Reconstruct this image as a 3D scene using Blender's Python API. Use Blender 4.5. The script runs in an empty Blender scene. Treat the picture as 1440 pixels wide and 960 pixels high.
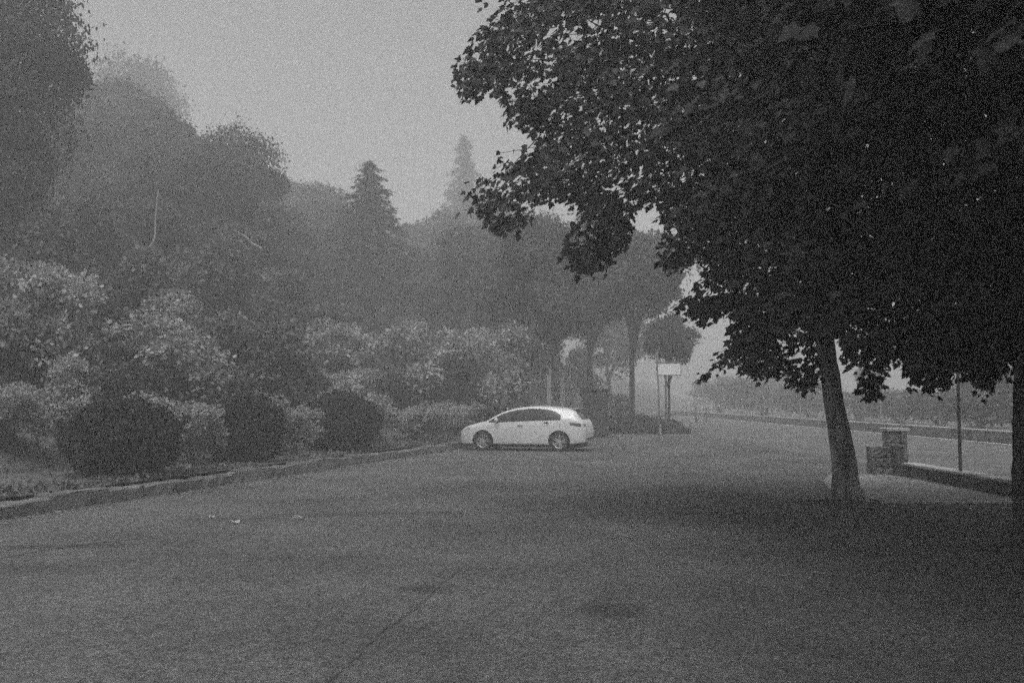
import bpy, bmesh, math, random
import numpy as np
from mathutils import Vector, Matrix
from mathutils.bvhtree import BVHTree

random.seed(7)
rng = np.random.default_rng(7)
C = bpy.context.scene.collection
sc = bpy.context.scene
R = math.radians

# ------------------------------------------------------------------ camera
CAM_Z, F, HOR = 1.6, 1400.0, 563.0            # eye height, focal length in photo pixels, horizon row
PITCH = math.atan((HOR - 480) / F)
cam = bpy.data.cameras.new('camera'); camo = bpy.data.objects.new('camera', cam); C.objects.link(camo)
cam.sensor_width = 36; cam.lens = 36 * F / 1440; cam.clip_start = 0.05; cam.clip_end = 2000
camo.location = (0, 0, CAM_Z); camo.rotation_euler = (R(90) + PITCH, 0, 0)
sc.camera = camo
cam.dof.use_dof = True; cam.dof.focus_distance = 17.0; cam.dof.aperture_fstop = 2.8

# ------------------------------------------------------------------ sky and sun (black and white film: everything is neutral)
SUN_EL, SUN_AZ = R(66), R(-168)               # azimuth from the view direction: the veiled sun stands high over the left shoulder
w = bpy.data.worlds.new('World'); sc.world = w; w.use_nodes = True
nt = w.node_tree; nt.nodes.clear()
sky = nt.nodes.new('ShaderNodeTexSky'); sky.sky_type = 'NISHITA'; sky.sun_disc = False
sky.sun_elevation = SUN_EL; sky.sun_rotation = SUN_AZ
sky.air_density = 1.0; sky.dust_density = 6.0; sky.ozone_density = 1.0
bw = nt.nodes.new('ShaderNodeRGBToBW'); bg = nt.nodes.new('ShaderNodeBackground'); wo = nt.nodes.new('ShaderNodeOutputWorld')
nt.links.new(sky.outputs[0], bw.inputs[0]); nt.links.new(bw.outputs[0], bg.inputs[0]); nt.links.new(bg.outputs[0], wo.inputs[0])
bg.inputs[1].default_value = 0.145
sl = bpy.data.lights.new('sun', 'SUN'); so = bpy.data.objects.new('sun', sl); C.objects.link(so)
sl.energy = 0.55; sl.angle = R(30); sl.color = (1, 1, 1)
sd = Vector((math.sin(SUN_AZ) * math.cos(SUN_EL), math.cos(SUN_AZ) * math.cos(SUN_EL), math.sin(SUN_EL)))
so.rotation_euler = sd.to_track_quat('Z', 'Y').to_euler(); so.location = sd * 60

sc.view_settings.view_transform = 'Standard'; sc.view_settings.look = 'None'
sc.view_settings.gamma = 1.0; sc.view_settings.exposure = 0.3
sc.cycles.use_denoising = False
sc.cycles.max_bounces = 8; sc.cycles.diffuse_bounces = 4; sc.cycles.volume_bounces = 3
sc.cycles.transparent_max_bounces = 8
sc.cycles.use_adaptive_sampling = True; sc.cycles.adaptive_threshold = 0.06; sc.cycles.adaptive_min_samples = 24   # the photograph's film is grainy

HAZE = 0.0067

# ------------------------------------------------------------------ helpers
def link(o, parent=None):
    C.objects.link(o)
    if parent is not None: o.parent = parent
    return o

def tag(o, label=None, cat=None, group=None, kind=None):
    if label: o['label'] = label
    if cat: o['category'] = cat
    if group: o['group'] = group
    if kind: o['kind'] = kind
    return o

def empty(name, loc=(0, 0, 0), rz=0.0):
    o = bpy.data.objects.new(name, None); link(o); o.location = loc; o.rotation_euler = (0, 0, rz)
    o.empty_display_size = 0.2
    return o

def mobj(name, mesh, mat=None, parent=None):
    if mat is not None and not mesh.materials: mesh.materials.append(mat)
    return link(bpy.data.objects.new(name, mesh), parent)

def raw_mesh(name, verts, faces_flat, totals, smooth=False):
    me = bpy.data.meshes.new(name)
    me.vertices.add(len(verts)); me.vertices.foreach_set('co', np.asarray(verts, np.float32).ravel())
    me.loops.add(len(faces_flat)); me.loops.foreach_set('vertex_index', np.asarray(faces_flat, np.int32))
    totals = np.asarray(totals, np.int32)
    me.polygons.add(len(totals))
    st = np.zeros(len(totals), np.int32); st[1:] = np.cumsum(totals)[:-1]
    me.polygons.foreach_set('loop_start', st)
    me.polygons.foreach_set('loop_total', totals)
    me.polygons.foreach_set('use_smooth', np.full(len(totals), smooth))
    me.update(); me.validate()
    return me

def bm_mesh(name, bm, smooth=False, angle=None):
    bmesh.ops.recalc_face_normals(bm, faces=bm.faces)
    me = bpy.data.meshes.new(name); bm.to_mesh(me); bm.free()
    if smooth or angle:
        me.polygons.foreach_set('use_smooth', [True] * len(me.polygons))
        if angle: me.set_sharp_from_angle(angle=R(angle))
    return me

def box(bm, x0, x1, y0, y1, z0, z1):
    v = [bm.verts.new(p) for p in ((x0,y0,z0),(x1,y0,z0),(x1,y1,z0),(x0,y1,z0),(x0,y0,z1),(x1,y0,z1),(x1,y1,z1),(x0,y1,z1))]
    for f in ((0,3,2,1),(4,5,6,7),(0,1,5,4),(1,2,6,5),(2,3,7,6),(3,0,4,7)): bm.faces.new([v[i] for i in f])
    return v

def box_mesh(name, x0, x1, y0, y1, z0, z1, bev=0.0, rough=0.0):
    bm = bmesh.new(); box(bm, x0, x1, y0, y1, z0, z1)
    if bev: bmesh.ops.bevel(bm, geom=bm.edges[:], offset=bev, segments=2, affect='EDGES', profile=0.6)
    if rough:
        for v in bm.verts: v.co += Vector((random.uniform(-1,1), random.uniform(-1,1), random.uniform(-1,1))) * rough
    return bm_mesh(name, bm)

def tube(bm, pts, radii, n=8, noise=0.0, cap=True):
    pts = [Vector(p) for p in pts]; prev = None; ref = Vector((0.3, 1, 0.1)).normalized()
    for i, p in enumerate(pts):
        d = (pts[min(i+1, len(pts)-1)] - pts[max(i-1, 0)])
        d = d.normalized() if d.length > 1e-9 else Vector((0,0,1))
        a = d.cross(ref)
        if a.length < 0.05: a = d.cross(Vector((1, 0, 0)))
        a.normalize(); b = d.cross(a)
        ring = []
        for k in range(n):
            t = 2 * math.pi * k / n
            r = radii[i] * (1 + noise * (random.random() - 0.5))
            ring.append(bm.verts.new(p + (a * math.cos(t) + b * math.sin(t)) * r))
        if prev:
            for k in range(n): bm.faces.new((prev[k], prev[(k+1) % n], ring[(k+1) % n], ring[k]))
        elif cap: bm.faces.new(ring[::-1])
        prev = ring
    if cap: bm.faces.new(prev)

def smooth_path(ctrl, n):
    """Catmull-Rom through rows of ctrl (any number of columns)."""
    c = np.asarray(ctrl, float); P = np.vstack([2*c[0]-c[1], c, 2*c[-1]-c[-2]]); out = []
    m = len(c) - 1
    for q in np.linspace(0, m, n):
        i = min(int(q), m - 1); t = q - i
        p0, p1, p2, p3 = P[i], P[i+1], P[i+2], P[i+3]
        out.append(0.5 * (2*p1 + (p2-p0)*t + (2*p0-5*p1+4*p2-p3)*t*t + (3*p1-p0-3*p2+p3)*t**3))
    return np.array(out)

# ------------------------------------------------------------------ materials (all neutral greys)
def material(name, lo, hi, rough=0.85, scale=4.0, detail=6.0, bump=0.0, bscale=60.0, spec=0.3, metal=0.0, coat=0.0, fine=None, stretch=None):
    m = bpy.data.materials.new(name); m.use_nodes = True; n = m.node_tree.nodes; L = m.node_tree.links
    p = n['Principled BSDF']; p.inputs['Roughness'].default_value = rough
    p.inputs['Specular IOR Level'].default_value = spec; p.inputs['Metallic'].default_value = metal
    p.inputs['Coat Weight'].default_value = coat; p.inputs['Coat Roughness'].default_value = 0.05
    tc = n.new('ShaderNodeTexCoord'); src = tc.outputs['Object']
    if stretch:
        mp = n.new('ShaderNodeMapping'); mp.inputs['Scale'].default_value = stretch
        L.new(src, mp.inputs['Vector']); src = mp.outputs[0]
    nz = n.new('ShaderNodeTexNoise'); nz.inputs['Scale'].default_value = scale; nz.inputs['Detail'].default_value = detail
    L.new(src, nz.inputs['Vector'])
    cr = n.new('ShaderNodeValToRGB'); cr.color_ramp.elements[0].position = 0.32; cr.color_ramp.elements[1].position = 0.68
    cr.color_ramp.elements[0].color = (lo, lo, lo, 1); cr.color_ramp.elements[1].color = (hi, hi, hi, 1)
    L.new(nz.outputs['Fac'], cr.inputs[0]); col = cr.outputs[0]
    if fine:
        fs, amt = fine
        n2 = n.new('ShaderNodeTexNoise'); n2.inputs['Scale'].default_value = fs; n2.inputs['Detail'].default_value = 3
        L.new(tc.outputs['Object'], n2.inputs['Vector'])
        mr = n.new('ShaderNodeMapRange'); mr.inputs[1].default_value = 0.3; mr.inputs[2].default_value = 0.7
        mr.inputs[3].default_value = 1 - amt; mr.inputs[4].default_value = 1 + amt; L.new(n2.outputs['Fac'], mr.inputs[0])
        mx = n.new('ShaderNodeMix'); mx.data_type = 'RGBA'; mx.blend_type = 'MULTIPLY'; mx.inputs[0].default_value = 1
        L.new(col, mx.inputs[6]); L.new(mr.outputs[0], mx.inputs[7]); col = mx.outputs[2]
    L.new(col, p.inputs['Base Color'])
    if bump:
        b = n.new('ShaderNodeBump'); b.inputs['Strength'].default_value = bump; b.inputs['Distance'].default_value = 0.02
        n3 = n.new('ShaderNodeTexNoise'); n3.inputs['Scale'].default_value = bscale; n3.inputs['Detail'].default_value = 5
        L.new(src, n3.inputs['Vector']); L.new(n3.outputs['Fac'], b.inputs['Height']); L.new(b.outputs[0], p.inputs['Normal'])
    return m

def leaf_material(name, lo, hi, scale=1.2, trans=0.3, rough=0.6):
    m = material(name, lo, hi, rough, scale, 4.0, spec=0.25)
    n = m.node_tree.nodes; L = m.node_tree.links
    p = n['Principled BSDF']; out = n['Material Output']
    t = n.new('ShaderNodeBsdfTranslucent'); mx = n.new('ShaderNodeMixShader'); mx.inputs[0].default_value = trans
    L.new(p.inputs['Base Color'].links[0].from_socket, t.inputs['Color'])
    L.new(p.outputs[0], mx.inputs[1]); L.new(t.outputs[0], mx.inputs[2]); L.new(mx.outputs[0], out.inputs['Surface'])
    return m

M = {}
M['asphalt'] = material('asphalt', 0.08, 0.135, 0.92, 0.45, 9, 0.9, 70, 0.2, fine=(75, 0.55))
M['road'] = material('road_asphalt', 0.105, 0.15, 0.9, 0.4, 8, 0.4, 90, 0.2, fine=(110, 0.25))
M['paving'] = material('paving', 0.17, 0.25, 0.9, 0.9, 8, 0.5, 60, 0.2, fine=(90, 0.3))
M['tar'] = material('tar', 0.05, 0.09, 0.9, 6, 5, 0.3, 80, 0.2)
M['kerb'] = material('kerb_stone', 0.07, 0.19, 0.9, 2.2, 8, 0.7, 30, 0.2, fine=(40, 0.35))
M['coping'] = material('coping', 0.3, 0.46, 0.9, 3, 8, 0.4, 40, 0.2, fine=(50, 0.25))
M['wallstone'] = material('wall_stone', 0.07, 0.15, 0.92, 1.5, 8, 0.8, 25, 0.2, fine=(30, 0.35))
M['earth'] = material('earth', 0.05, 0.13, 0.95, 1.1, 9, 0.8, 14, 0.1, fine=(25, 0.4))
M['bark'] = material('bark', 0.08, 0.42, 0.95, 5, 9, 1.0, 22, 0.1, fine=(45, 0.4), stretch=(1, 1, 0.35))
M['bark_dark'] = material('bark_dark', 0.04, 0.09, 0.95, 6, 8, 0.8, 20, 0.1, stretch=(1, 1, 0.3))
M['bark_pale'] = material('bark_pale', 0.2, 0.34, 0.9, 5, 8, 0.5, 20, 0.1)
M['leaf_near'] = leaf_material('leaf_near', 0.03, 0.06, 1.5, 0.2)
M['leaf_mid'] = leaf_material('leaf_mid', 0.05, 0.12, 0.6, 0.25)
M['leaf_dark'] = leaf_material('leaf_dark', 0.03, 0.065, 0.7, 0.2)
M['leaf_pale'] = leaf_material('leaf_pale', 0.15, 0.47, 1.3, 0.3)
M['leaf_box'] = leaf_material('leaf_box', 0.02, 0.045, 2.5, 0.15)
M['needle'] = leaf_material('needle', 0.025, 0.055, 1.0, 0.1)
M['cover'] = leaf_material('cover', 0.07, 0.17, 0.8, 0.25)
M['leaf_light'] = leaf_material('leaf_light', 0.19, 0.45, 0.9, 0.3)
M['litter'] = material('litter', 0.1, 0.28, 0.9, 5, 4)
M['paper'] = material('paper', 0.6, 0.8, 0.8, 8, 4)
M['paint'] = material('car_paint', 0.54, 0.62, 0.36, 0.8, 3, spec=0.5, coat=0.6)
M['glass_dark'] = material('tinted_glass', 0.02, 0.035, 0.12, 3, 2, spec=0.22)
M['rubber'] = material('rubber', 0.025, 0.04, 0.85, 20, 4, 0.2, 60)
M['plastic'] = material('dark_plastic', 0.03, 0.05, 0.6, 10, 3)
M['alloy'] = material('alloy', 0.45, 0.6, 0.35, 10, 3, metal=0.6)
M['lamp'] = material('lamp_lens', 0.3, 0.4, 0.12, 6, 3, spec=0.7)
M['lamp_red'] = material('tail_lens', 0.07, 0.11, 0.15, 6, 3, spec=0.7)
M['plate'] = material('plate', 0.6, 0.7, 0.5, 10, 3)
M['metal'] = material('galvanised', 0.10, 0.17, 0.55, 8, 5, metal=0.3)
M['sign_back'] = material('sign_back', 0.16, 0.24, 0.6, 3, 4, metal=0.2)
M['sign_face'] = material('sign_face', 0.7, 0.82, 0.5, 3, 4)
M['sign_ink'] = material('sign_ink', 0.10, 0.16, 0.6, 3, 4)
M['dark_paint'] = material('dark_paint', 0.03, 0.06, 0.6, 3, 6, 0.2, 20)
M['concrete'] = material('concrete', 0.26, 0.4, 0.9, 2, 8, 0.4, 30, fine=(40, 0.2))
M['concrete_dark'] = material('concrete_dark', 0.12, 0.22, 0.92, 2.4, 8, 0.6, 30, fine=(35, 0.35))

def add_aggregate(m, scale, lo, hi):
    n = m.node_tree.nodes; L = m.node_tree.links; p = n['Principled BSDF']; src = p.inputs['Base Color'].links[0].from_socket
    tc = n.new('ShaderNodeTexCoord'); vo = n.new('ShaderNodeTexVoronoi'); vo.inputs['Scale'].default_value = scale; vo.inputs['Randomness'].default_value = 1
    L.new(tc.outputs['Object'], vo.inputs['Vector']); sx = n.new('ShaderNodeSeparateColor'); L.new(vo.outputs['Color'], sx.inputs[0])
    mr = n.new('ShaderNodeMapRange'); mr.inputs[3].default_value = lo; mr.inputs[4].default_value = hi; L.new(sx.outputs[0], mr.inputs[0])
    mx = n.new('ShaderNodeMix'); mx.data_type = 'RGBA'; mx.blend_type = 'MULTIPLY'; mx.inputs[0].default_value = 1
    L.new(src, mx.inputs[6]); L.new(mr.outputs[0], mx.inputs[7]); L.new(mx.outputs[2], p.inputs['Base Color'])
add_aggregate(M['asphalt'], 52, .55, 1.45); add_aggregate(M['asphalt'], 14, .85, 1.15); add_aggregate(M['paving'], 30, .6, 1.4)

# stains worn into the asphalt: soft-edged patches with their own shapes
def add_stains(m, spots):
    n = m.node_tree.nodes; L = m.node_tree.links; p = n['Principled BSDF']
    src = p.inputs['Base Color'].links[0].from_socket
    geo = n.new('ShaderNodeNewGeometry')
    wob = n.new('ShaderNodeTexNoise'); wob.inputs['Scale'].default_value = 3.0; wob.inputs['Detail'].default_value = 5
    L.new(geo.outputs['Position'], wob.inputs['Vector'])
    total = None
    for (x, y, rx, ry, ang, amt) in spots:
        mp = n.new('ShaderNodeMapping'); mp.vector_type = 'TEXTURE'
        mp.inputs['Location'].default_value = (x, y, 0); mp.inputs['Rotation'].default_value = (0, 0, ang)
        mp.inputs['Scale'].default_value = (rx, ry, 1000)
        L.new(geo.outputs['Position'], mp.inputs['Vector'])
        ln = n.new('ShaderNodeVectorMath'); ln.operation = 'LENGTH'; L.new(mp.outputs[0], ln.inputs[0])
        ad = n.new('ShaderNodeMath'); ad.operation = 'ADD'; L.new(ln.outputs['Value'], ad.inputs[0]); L.new(wob.outputs['Fac'], ad.inputs[1])
        mr = n.new('ShaderNodeMapRange'); mr.interpolation_type = 'SMOOTHSTEP'
        mr.inputs[1].default_value = 0.75; mr.inputs[2].default_value = 1.6; mr.inputs[3].default_value = 1 - amt; mr.inputs[4].default_value = 1
        L.new(ad.outputs[0], mr.inputs[0])
        if total is None: total = mr.outputs[0]
        else:
            mu = n.new('ShaderNodeMath'); mu.operation = 'MULTIPLY'; L.new(total, mu.inputs[0]); L.new(mr.outputs[0], mu.inputs[1]); total = mu.outputs[0]
    mx = n.new('ShaderNodeMix'); mx.data_type = 'RGBA'; mx.blend_type = 'MULTIPLY'; mx.inputs[0].default_value = 1
    L.new(src, mx.inputs[6]); L.new(total, mx.inputs[7]); L.new(mx.outputs[2], p.inputs['Base Color'])

# ------------------------------------------------------------------ measuring the photo: pixel column/row at a depth -> metres
SP, CP = math.sin(PITCH), math.cos(PITCH)
def ray(px, py):
    v = 480 - py
    return np.array([(px - 720), F * CP - v * SP, F * SP + v * CP])
def wx(px, d): return (px - 720) / F * d
def wz(py, d):
    r = ray(720, py); return CAM_Z + r[2] / r[1] * d
def gd(py, z=0.0):
    r = ray(720, py); return (z - CAM_Z) / (r[2] / r[1])
def gp(px, py, z=0.0):
    d = gd(py, z); r = ray(px, py); return Vector((r[0] / r[1] * d, d, z))
def project(P):
    P = np.asarray(P, float); y = P[..., 1]; z = P[..., 2] - CAM_Z
    dep = y * CP + z * SP; up = -y * SP + z * CP
    dd = np.maximum(dep, 0.05)
    return 720 + F * P[..., 0] / dd, 480 - F * up / dd, dep

# ------------------------------------------------------------------ terrain
K0 = np.array([-7.0, 13.6]); KU = np.array([0.254, 0.967]); KN = np.array([-0.967, 0.254])
def kerb_xy(s, t=0.0):
    p = K0 + KU * s + KN * t; return p[0], p[1]
def terrain(x, y):
    q = np.array([x, y]) - K0; t = q @ KN; s = q @ KU
    if t < 0.1: return 0.0
    h = 0.24 + 0.02 * min(t, 3) + max(0, t - 3) * 0.36
    h = h if h < 11 else 11 + (h - 11) * 0.35
    return h + 0.15 * math.sin(x * 0.7) * math.cos(y * 0.5) * min(1, max(0, t - 2) / 3)

def sheet(name, x0, x1, y0, y1, z, mat):
    bm = bmesh.new(); v = [bm.verts.new(p) for p in ((x0,y0,z),(x1,y0,z),(x1,y1,z),(x0,y1,z))]; bm.faces.new(v)
    return tag(mobj(name, bm_mesh(name, bm), mat), kind='structure')

add_stains(M['asphalt'], [
    (gp(860,857).x, gp(860,857).y, 0.34, 0.42, 0.4, 0.42), (gp(600,826).x, gp(600,826).y, 0.30, 0.30, 0, 0.4),
    (gp(520,722).x, gp(520,722).y, 2.6, 0.35, 0.12, 0.25), (gp(330,730).x, gp(330,730).y, 1.2, 0.3, 0.1, 0.15),
    (gp(90,768).x, gp(90,768).y, 1.3, 0.22, 0.15, 0.38), (gp(20,800).x, gp(20,800).y, 0.9, 0.5, 0.1, 0.3),
    (gp(780,828).x, gp(780,828).y, 0.9, 0.2, 0.0, 0.12), (gp(1150,706).x, gp(1150,706).y, 0.35, 0.3, 0.0, 0.45),
    (gp(420,690).x, gp(420,690).y, 3.0, 0.5, 0.3, 0.12), (gp(560,900).x, gp(560,900).y, 1.0, 0.6, 0.5, 0.10)])
sheet('ground', -290, 290, -28, 290, 0.0, M['asphalt'])
sheet('road', 8.75, 18.25, -28, 290, 0.005, M['road'])
# lighter paved strip behind the tree bed
bm = bmesh.new()
v = [bm.verts.new((x, y, 0.005)) for x, y in ((5.6, 15.65), (8.2, 15.6), (8.2, 22.2), (7.0, 22.0), (6.2, 20.0), (5.7, 18.0))]
bm.faces.new(v); tag(mobj('pavement', bm_mesh('pavement', bm), M['paving']), kind='structure')

# hillside behind the kerb
ss = np.concatenate([np.linspace(-14, 60, 90), np.linspace(62, 200, 40)]); ts = np.concatenate([np.linspace(0.16, 20, 44), np.linspace(21, 200, 46)])
V = []; Fa = []
for i, s in enumerate(ss):
    for j, t in enumerate(ts):
        x, y = kerb_xy(s, t); z = terrain(x, y) + (0.05 * random.uniform(-1, 1) if t > 0.4 else 0)
        V.append((x, y, z))
nt_ = len(ts)
for i in range(len(ss) - 1):
    for j in range(nt_ - 1): Fa += [i*nt_+j, (i+1)*nt_+j, (i+1)*nt_+j+1, i*nt_+j+1]
me = raw_mesh('hillside', V, Fa, [4] * (len(Fa) // 4), True)
tag(mobj('hillside', me, M['earth']), kind='structure')

# low kerb of rough stones along the foot of the slope
kerb = tag(empty('kerb', (K0[0], K0[1], 0)), kind='structure')
ang = math.atan2(KU[1], KU[0]); s = -9.0
while s < 37:
    ln = random.uniform(0.75, 1.35); h = random.uniform(0.19, 0.265)
    bm = bmesh.new(); box(bm, 0.012, ln - 0.012, -0.16, 0.16, -0.05, h)
    bmesh.ops.subdivide_edges(bm, edges=[e for e in bm.edges if abs(e.verts[0].co.x - e.verts[1].co.x) > 0.1], cuts=3)
    bmesh.ops.bevel(bm, geom=[e for e in bm.edges if len(e.link_faces) == 2 and e.calc_face_angle(0) > 0.5], offset=0.025, segments=1, affect='EDGES')
    for q in bm.verts: q.co += Vector((random.uniform(-1, 1) * 0.006, random.uniform(-1, 1) * 0.026, random.uniform(-1, 1) * 0.018))
    o = mobj('kerb_stone', bm_mesh('kerb_stone', bm), M['kerb'], kerb)
    p = K0 + KU * s + KN * random.uniform(-0.025, 0.025)
    o.location = (p[0] - K0[0], p[1] - K0[1], 0); o.rotation_euler = (random.uniform(-.02, .02), random.uniform(-.006, .006), ang + random.uniform(-.012, .012))
    s += ln

# tarred crack wandering across the asphalt, and other seams
def seam(name, pix, w0, label=None):
    pts = smooth_path([tuple(gp(*p))[:2] for p in pix], 60); bm = bmesh.new(); pr = None
    for i, p in enumerate(pts):
        d = pts[min(i+1, 59)] - pts[max(i-1, 0)]; d /= np.linalg.norm(d) + 1e-9; nrm = np.array([-d[1], d[0]])
        wv = w0 * random.uniform(0.3, 1.2); p = p + nrm * random.uniform(-0.015, 0.015)
        a = bm.verts.new((*(p + nrm * wv), 0.004)); b = bm.verts.new((*(p - nrm * wv), 0.004))
        if pr: bm.faces.new((pr[0], a, b, pr[1]))
        pr = (a, b)
    tag(mobj(name, bm_mesh(name, bm), M['tar']), kind='structure')
seam('asphalt_crack', [(655,795),(620,822),(590,850),(560,872),(530,893),(500,925),(462,958),(440,985)], 0.014)
seam('asphalt_seam', [(0,785),(60,774),(130,764),(200,757)], 0.02)

# ------------------------------------------------------------------ walls on the right
def stone_wall(name, x, y0, y1, h, th, step, label, cap_over=0.03, cap_h=0.05):
    root = empty(name, (x, y0, 0)); tag(root, label, 'wall')
    L = y1 - y0; n = int(L / step)
    ms = [box_mesh('wall_block', -th/2, th/2, 0.008, step - 0.008, -0.05, h - cap_h, 0.012, 0.006) for _ in range(4)]
    cs = [box_mesh('coping_stone', -th/2 - cap_over, th/2 + cap_over, 0.006, step - 0.006, h - cap_h + 0.002, h, 0.01, 0.004) for _ in range(4)]
    for i in range(n):
        for nm, lst, mt in (('wall_block', ms, 'wallstone'), ('coping_stone', cs, 'coping')):
            o = mobj(nm, random.choice(lst), M[mt], root); o.location = (random.uniform(-.008, .008), i * step, random.uniform(-.006, .006))
    return root
stone_wall('low_wall', 8.5, 7.0, 21.6, 0.27, 0.3, 0.73, 'low dark wall running along the near side of the road, beside the slim post')
stone_wall('roadside_wall', 18.6, 14, 130, 0.47, 0.35, 1.45, 'long low wall with pale coping along the far side of the road', 0.04, 0.06)
# pale edge line on the road in front of the far wall
sheet('road_edge_line', 18.0, 18.14, 10, 130, 0.010, M['sign_face'])

# plain railing of thin uprights behind the far wall
rl = empty('railing', (19.2, 52, 0)); tag(rl, 'faint railing of thin uprights behind the far wall, deep in the fog', 'railing')
pm = box_mesh('upright', -.04, .04, -.04, .04, -.05, 1.75, .006)
for i in range(26): o = mobj('upright', pm, M['sign_back'], rl); o.location = (0, i * 2.4, 0)
for z in (.9, 1.6): mobj('rail', box_mesh('rail', -.02, .02, 0, 60.1, z, z + .05), M['sign_back'], rl)

# gate pillar and stub at the end of the low wall
def masonry(root, w_, dep, h, courses, mat):
    z = -.03
    for c in range(courses):
        hh = (h + .03) / courses; x = -w_ / 2; k = random.choice((1, 2)) if c else 2
        cuts = sorted([0, 1] + ([random.uniform(.35, .65)] if k == 2 else []))
        for a, b in zip(cuts, cuts[1:]):
            e = random.uniform(-.025, .025); bm = bmesh.new(); box(bm, x + w_ * a + .006, x + w_ * b - .006, -dep / 2 + e, dep / 2 + e, z + .005, z + hh - .005)
            bmesh.ops.subdivide_edges(bm, edges=bm.edges[:], cuts=2, use_grid_fill=True)
            for v in bm.verts: v.co += Vector((random.uniform(-1, 1), random.uniform(-1, 1), random.uniform(-1, 1) * .6)) * .014
            mobj('stone', bm_mesh('stone', bm), M[mat], root)
        z += hh
random.seed(41)
g = empty('gate_pillar', (wx(1256, 22.6), 22.6, 0)); tag(g, 'rough square stone pillar with slab cap ending the low roadside wall', 'pillar')
masonry(g, .42, .42, .90, 4, 'concrete_dark')
mobj('cap', box_mesh('cap', -0.25, 0.25, -0.25, 0.25, 0.91, 0.985, 0.02, 0.008), M['coping'], g)
g = empty('stone_stub', (wx(1240, 21.6), 21.75, 0)); tag(g, 'stub of rough masonry standing in front of the square pillar', 'masonry')
masonry(g, .52, .34, .60, 3, 'concrete_dark')
g = empty('marker_stone', (wx(1262, 21.4), 21.5, 0)); tag(g, 'narrow dark upright stone between the masonry stub and the low wall', 'stone')
mobj('body', box_mesh('body', -.09, .09, -.14, .14, -.05, .6, .03, .012), M['wallstone'], g); mobj('top', box_mesh('top', -.1, .1, -.15, .15, .602, .66, .02, .008), M['concrete_dark'], g)

# slim sign post by the low wall
def post_mesh(h, r, n=10):
    bm = bmesh.new(); tube(bm, [(0,0,-0.1), (0,0,h*0.5), (0,0,h)], [r, r, r], n); return bm_mesh('post', bm, angle=40)
g = empty('slim_post', (wx(1347, 18.9), 18.9, 0)); tag(g, 'slim metal post by the low wall, its top lost in the hanging leaves', 'post')
mobj('post', post_mesh(2.75, 0.032), M['metal'], g)
mobj('cap', box_mesh('cap', -.04, .04, -.04, .04, 2.752, 2.79, .01), M['metal'], g)
for zc in (2.2, 2.55): mobj('clamp', box_mesh('clamp', -0.05, 0.05, -0.06, 0.045, zc, zc + .03, .005), M['metal'], g)

# ------------------------------------------------------------------ leaf clouds
LOBED = np.array([(0,0),(.30,.02),(.27,.17),(.52,.40),(.27,.47),(.20,.72),(0,1.0),(-.20,.72),(-.27,.47),(-.52,.40),(-.27,.17),(-.30,.02)])
KITE = np.array([(0,0),(.38,.45),(0,1.0),(-.38,.45)])
OVAL = np.array([(0,0),(.34,.25),(.30,.70),(0,1.0),(-.30,.70),(-.34,.25)])
def norm(a): return a / (np.linalg.norm(a, axis=-1, keepdims=True) + 1e-9)
def leaf_frames(pos, tip, nrm, size):
    tip = norm(tip); side = norm(np.cross(tip, nrm)); nn = np.cross(side, tip)
    return pos, side, tip, nn, size
def cloud(name, fr, outline=KITE, fold=0.25):
    pos, side, tip, nn, size = fr; k = len(outline); N = len(pos)
    ox = outline[:, 0][None, :, None]; oy = outline[:, 1][None, :, None]; oz = -np.abs(ox) * fold - (oy ** 2) * 0.12
    v = pos[:, None, :] + size[:, None, None] * (ox * side[:, None, :] + oy * tip[:, None, :] + oz * nn[:, None, :])
    return raw_mesh(name, v.reshape(-1, 3), np.arange(N * k), np.full(N, k))

# silhouettes of the big crown, traced in photo pixels at the crown's own depth
CROWN = np.array([(640,-200),(655,0),(690,22),(668,45),(642,68),(640,105),(652,145),(690,128),(716,150),(706,168),(738,182),(765,192),(738,204),(735,228),
 (692,206),(700,238),(652,262),(650,296),(690,312),(716,332),(745,312),(756,284),(792,276),(822,292),(802,330),(786,368),(842,392),(858,375),(882,340),(890,292),
 (925,280),(938,318),(920,368),(955,380),(985,345),(992,395),(950,425),(985,455),(1022,432),(1032,470),(1008,500),(968,540),(1000,536),(1030,512),(1062,530),(1102,520),(1140,568),(1152,530),(1158,490),
 (1166,462),(1188,478),(1192,520),(1206,500),(1214,560),(1238,562),(1246,515),(1258,478),(1268,505),(1282,548),(1296,525),(1312,562),(1330,540),(1345,520),(1372,535),(1385,565),(1402,530),(1428,500),(1436,548),(1700,560),(1700,-200)], float)
def in_poly(px, py, poly):
    ins = np.zeros(len(px), bool); n = len(poly); j = n - 1
    for i in range(n):
        xi, yi = poly[i]; xj, yj = poly[j]
        c = ((yi > py) != (yj > py)) & (px < (xj - xi) * (py - yi) / (yj - yi + 1e-12) + xi)
        ins ^= c; j = i
    return ins

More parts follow.
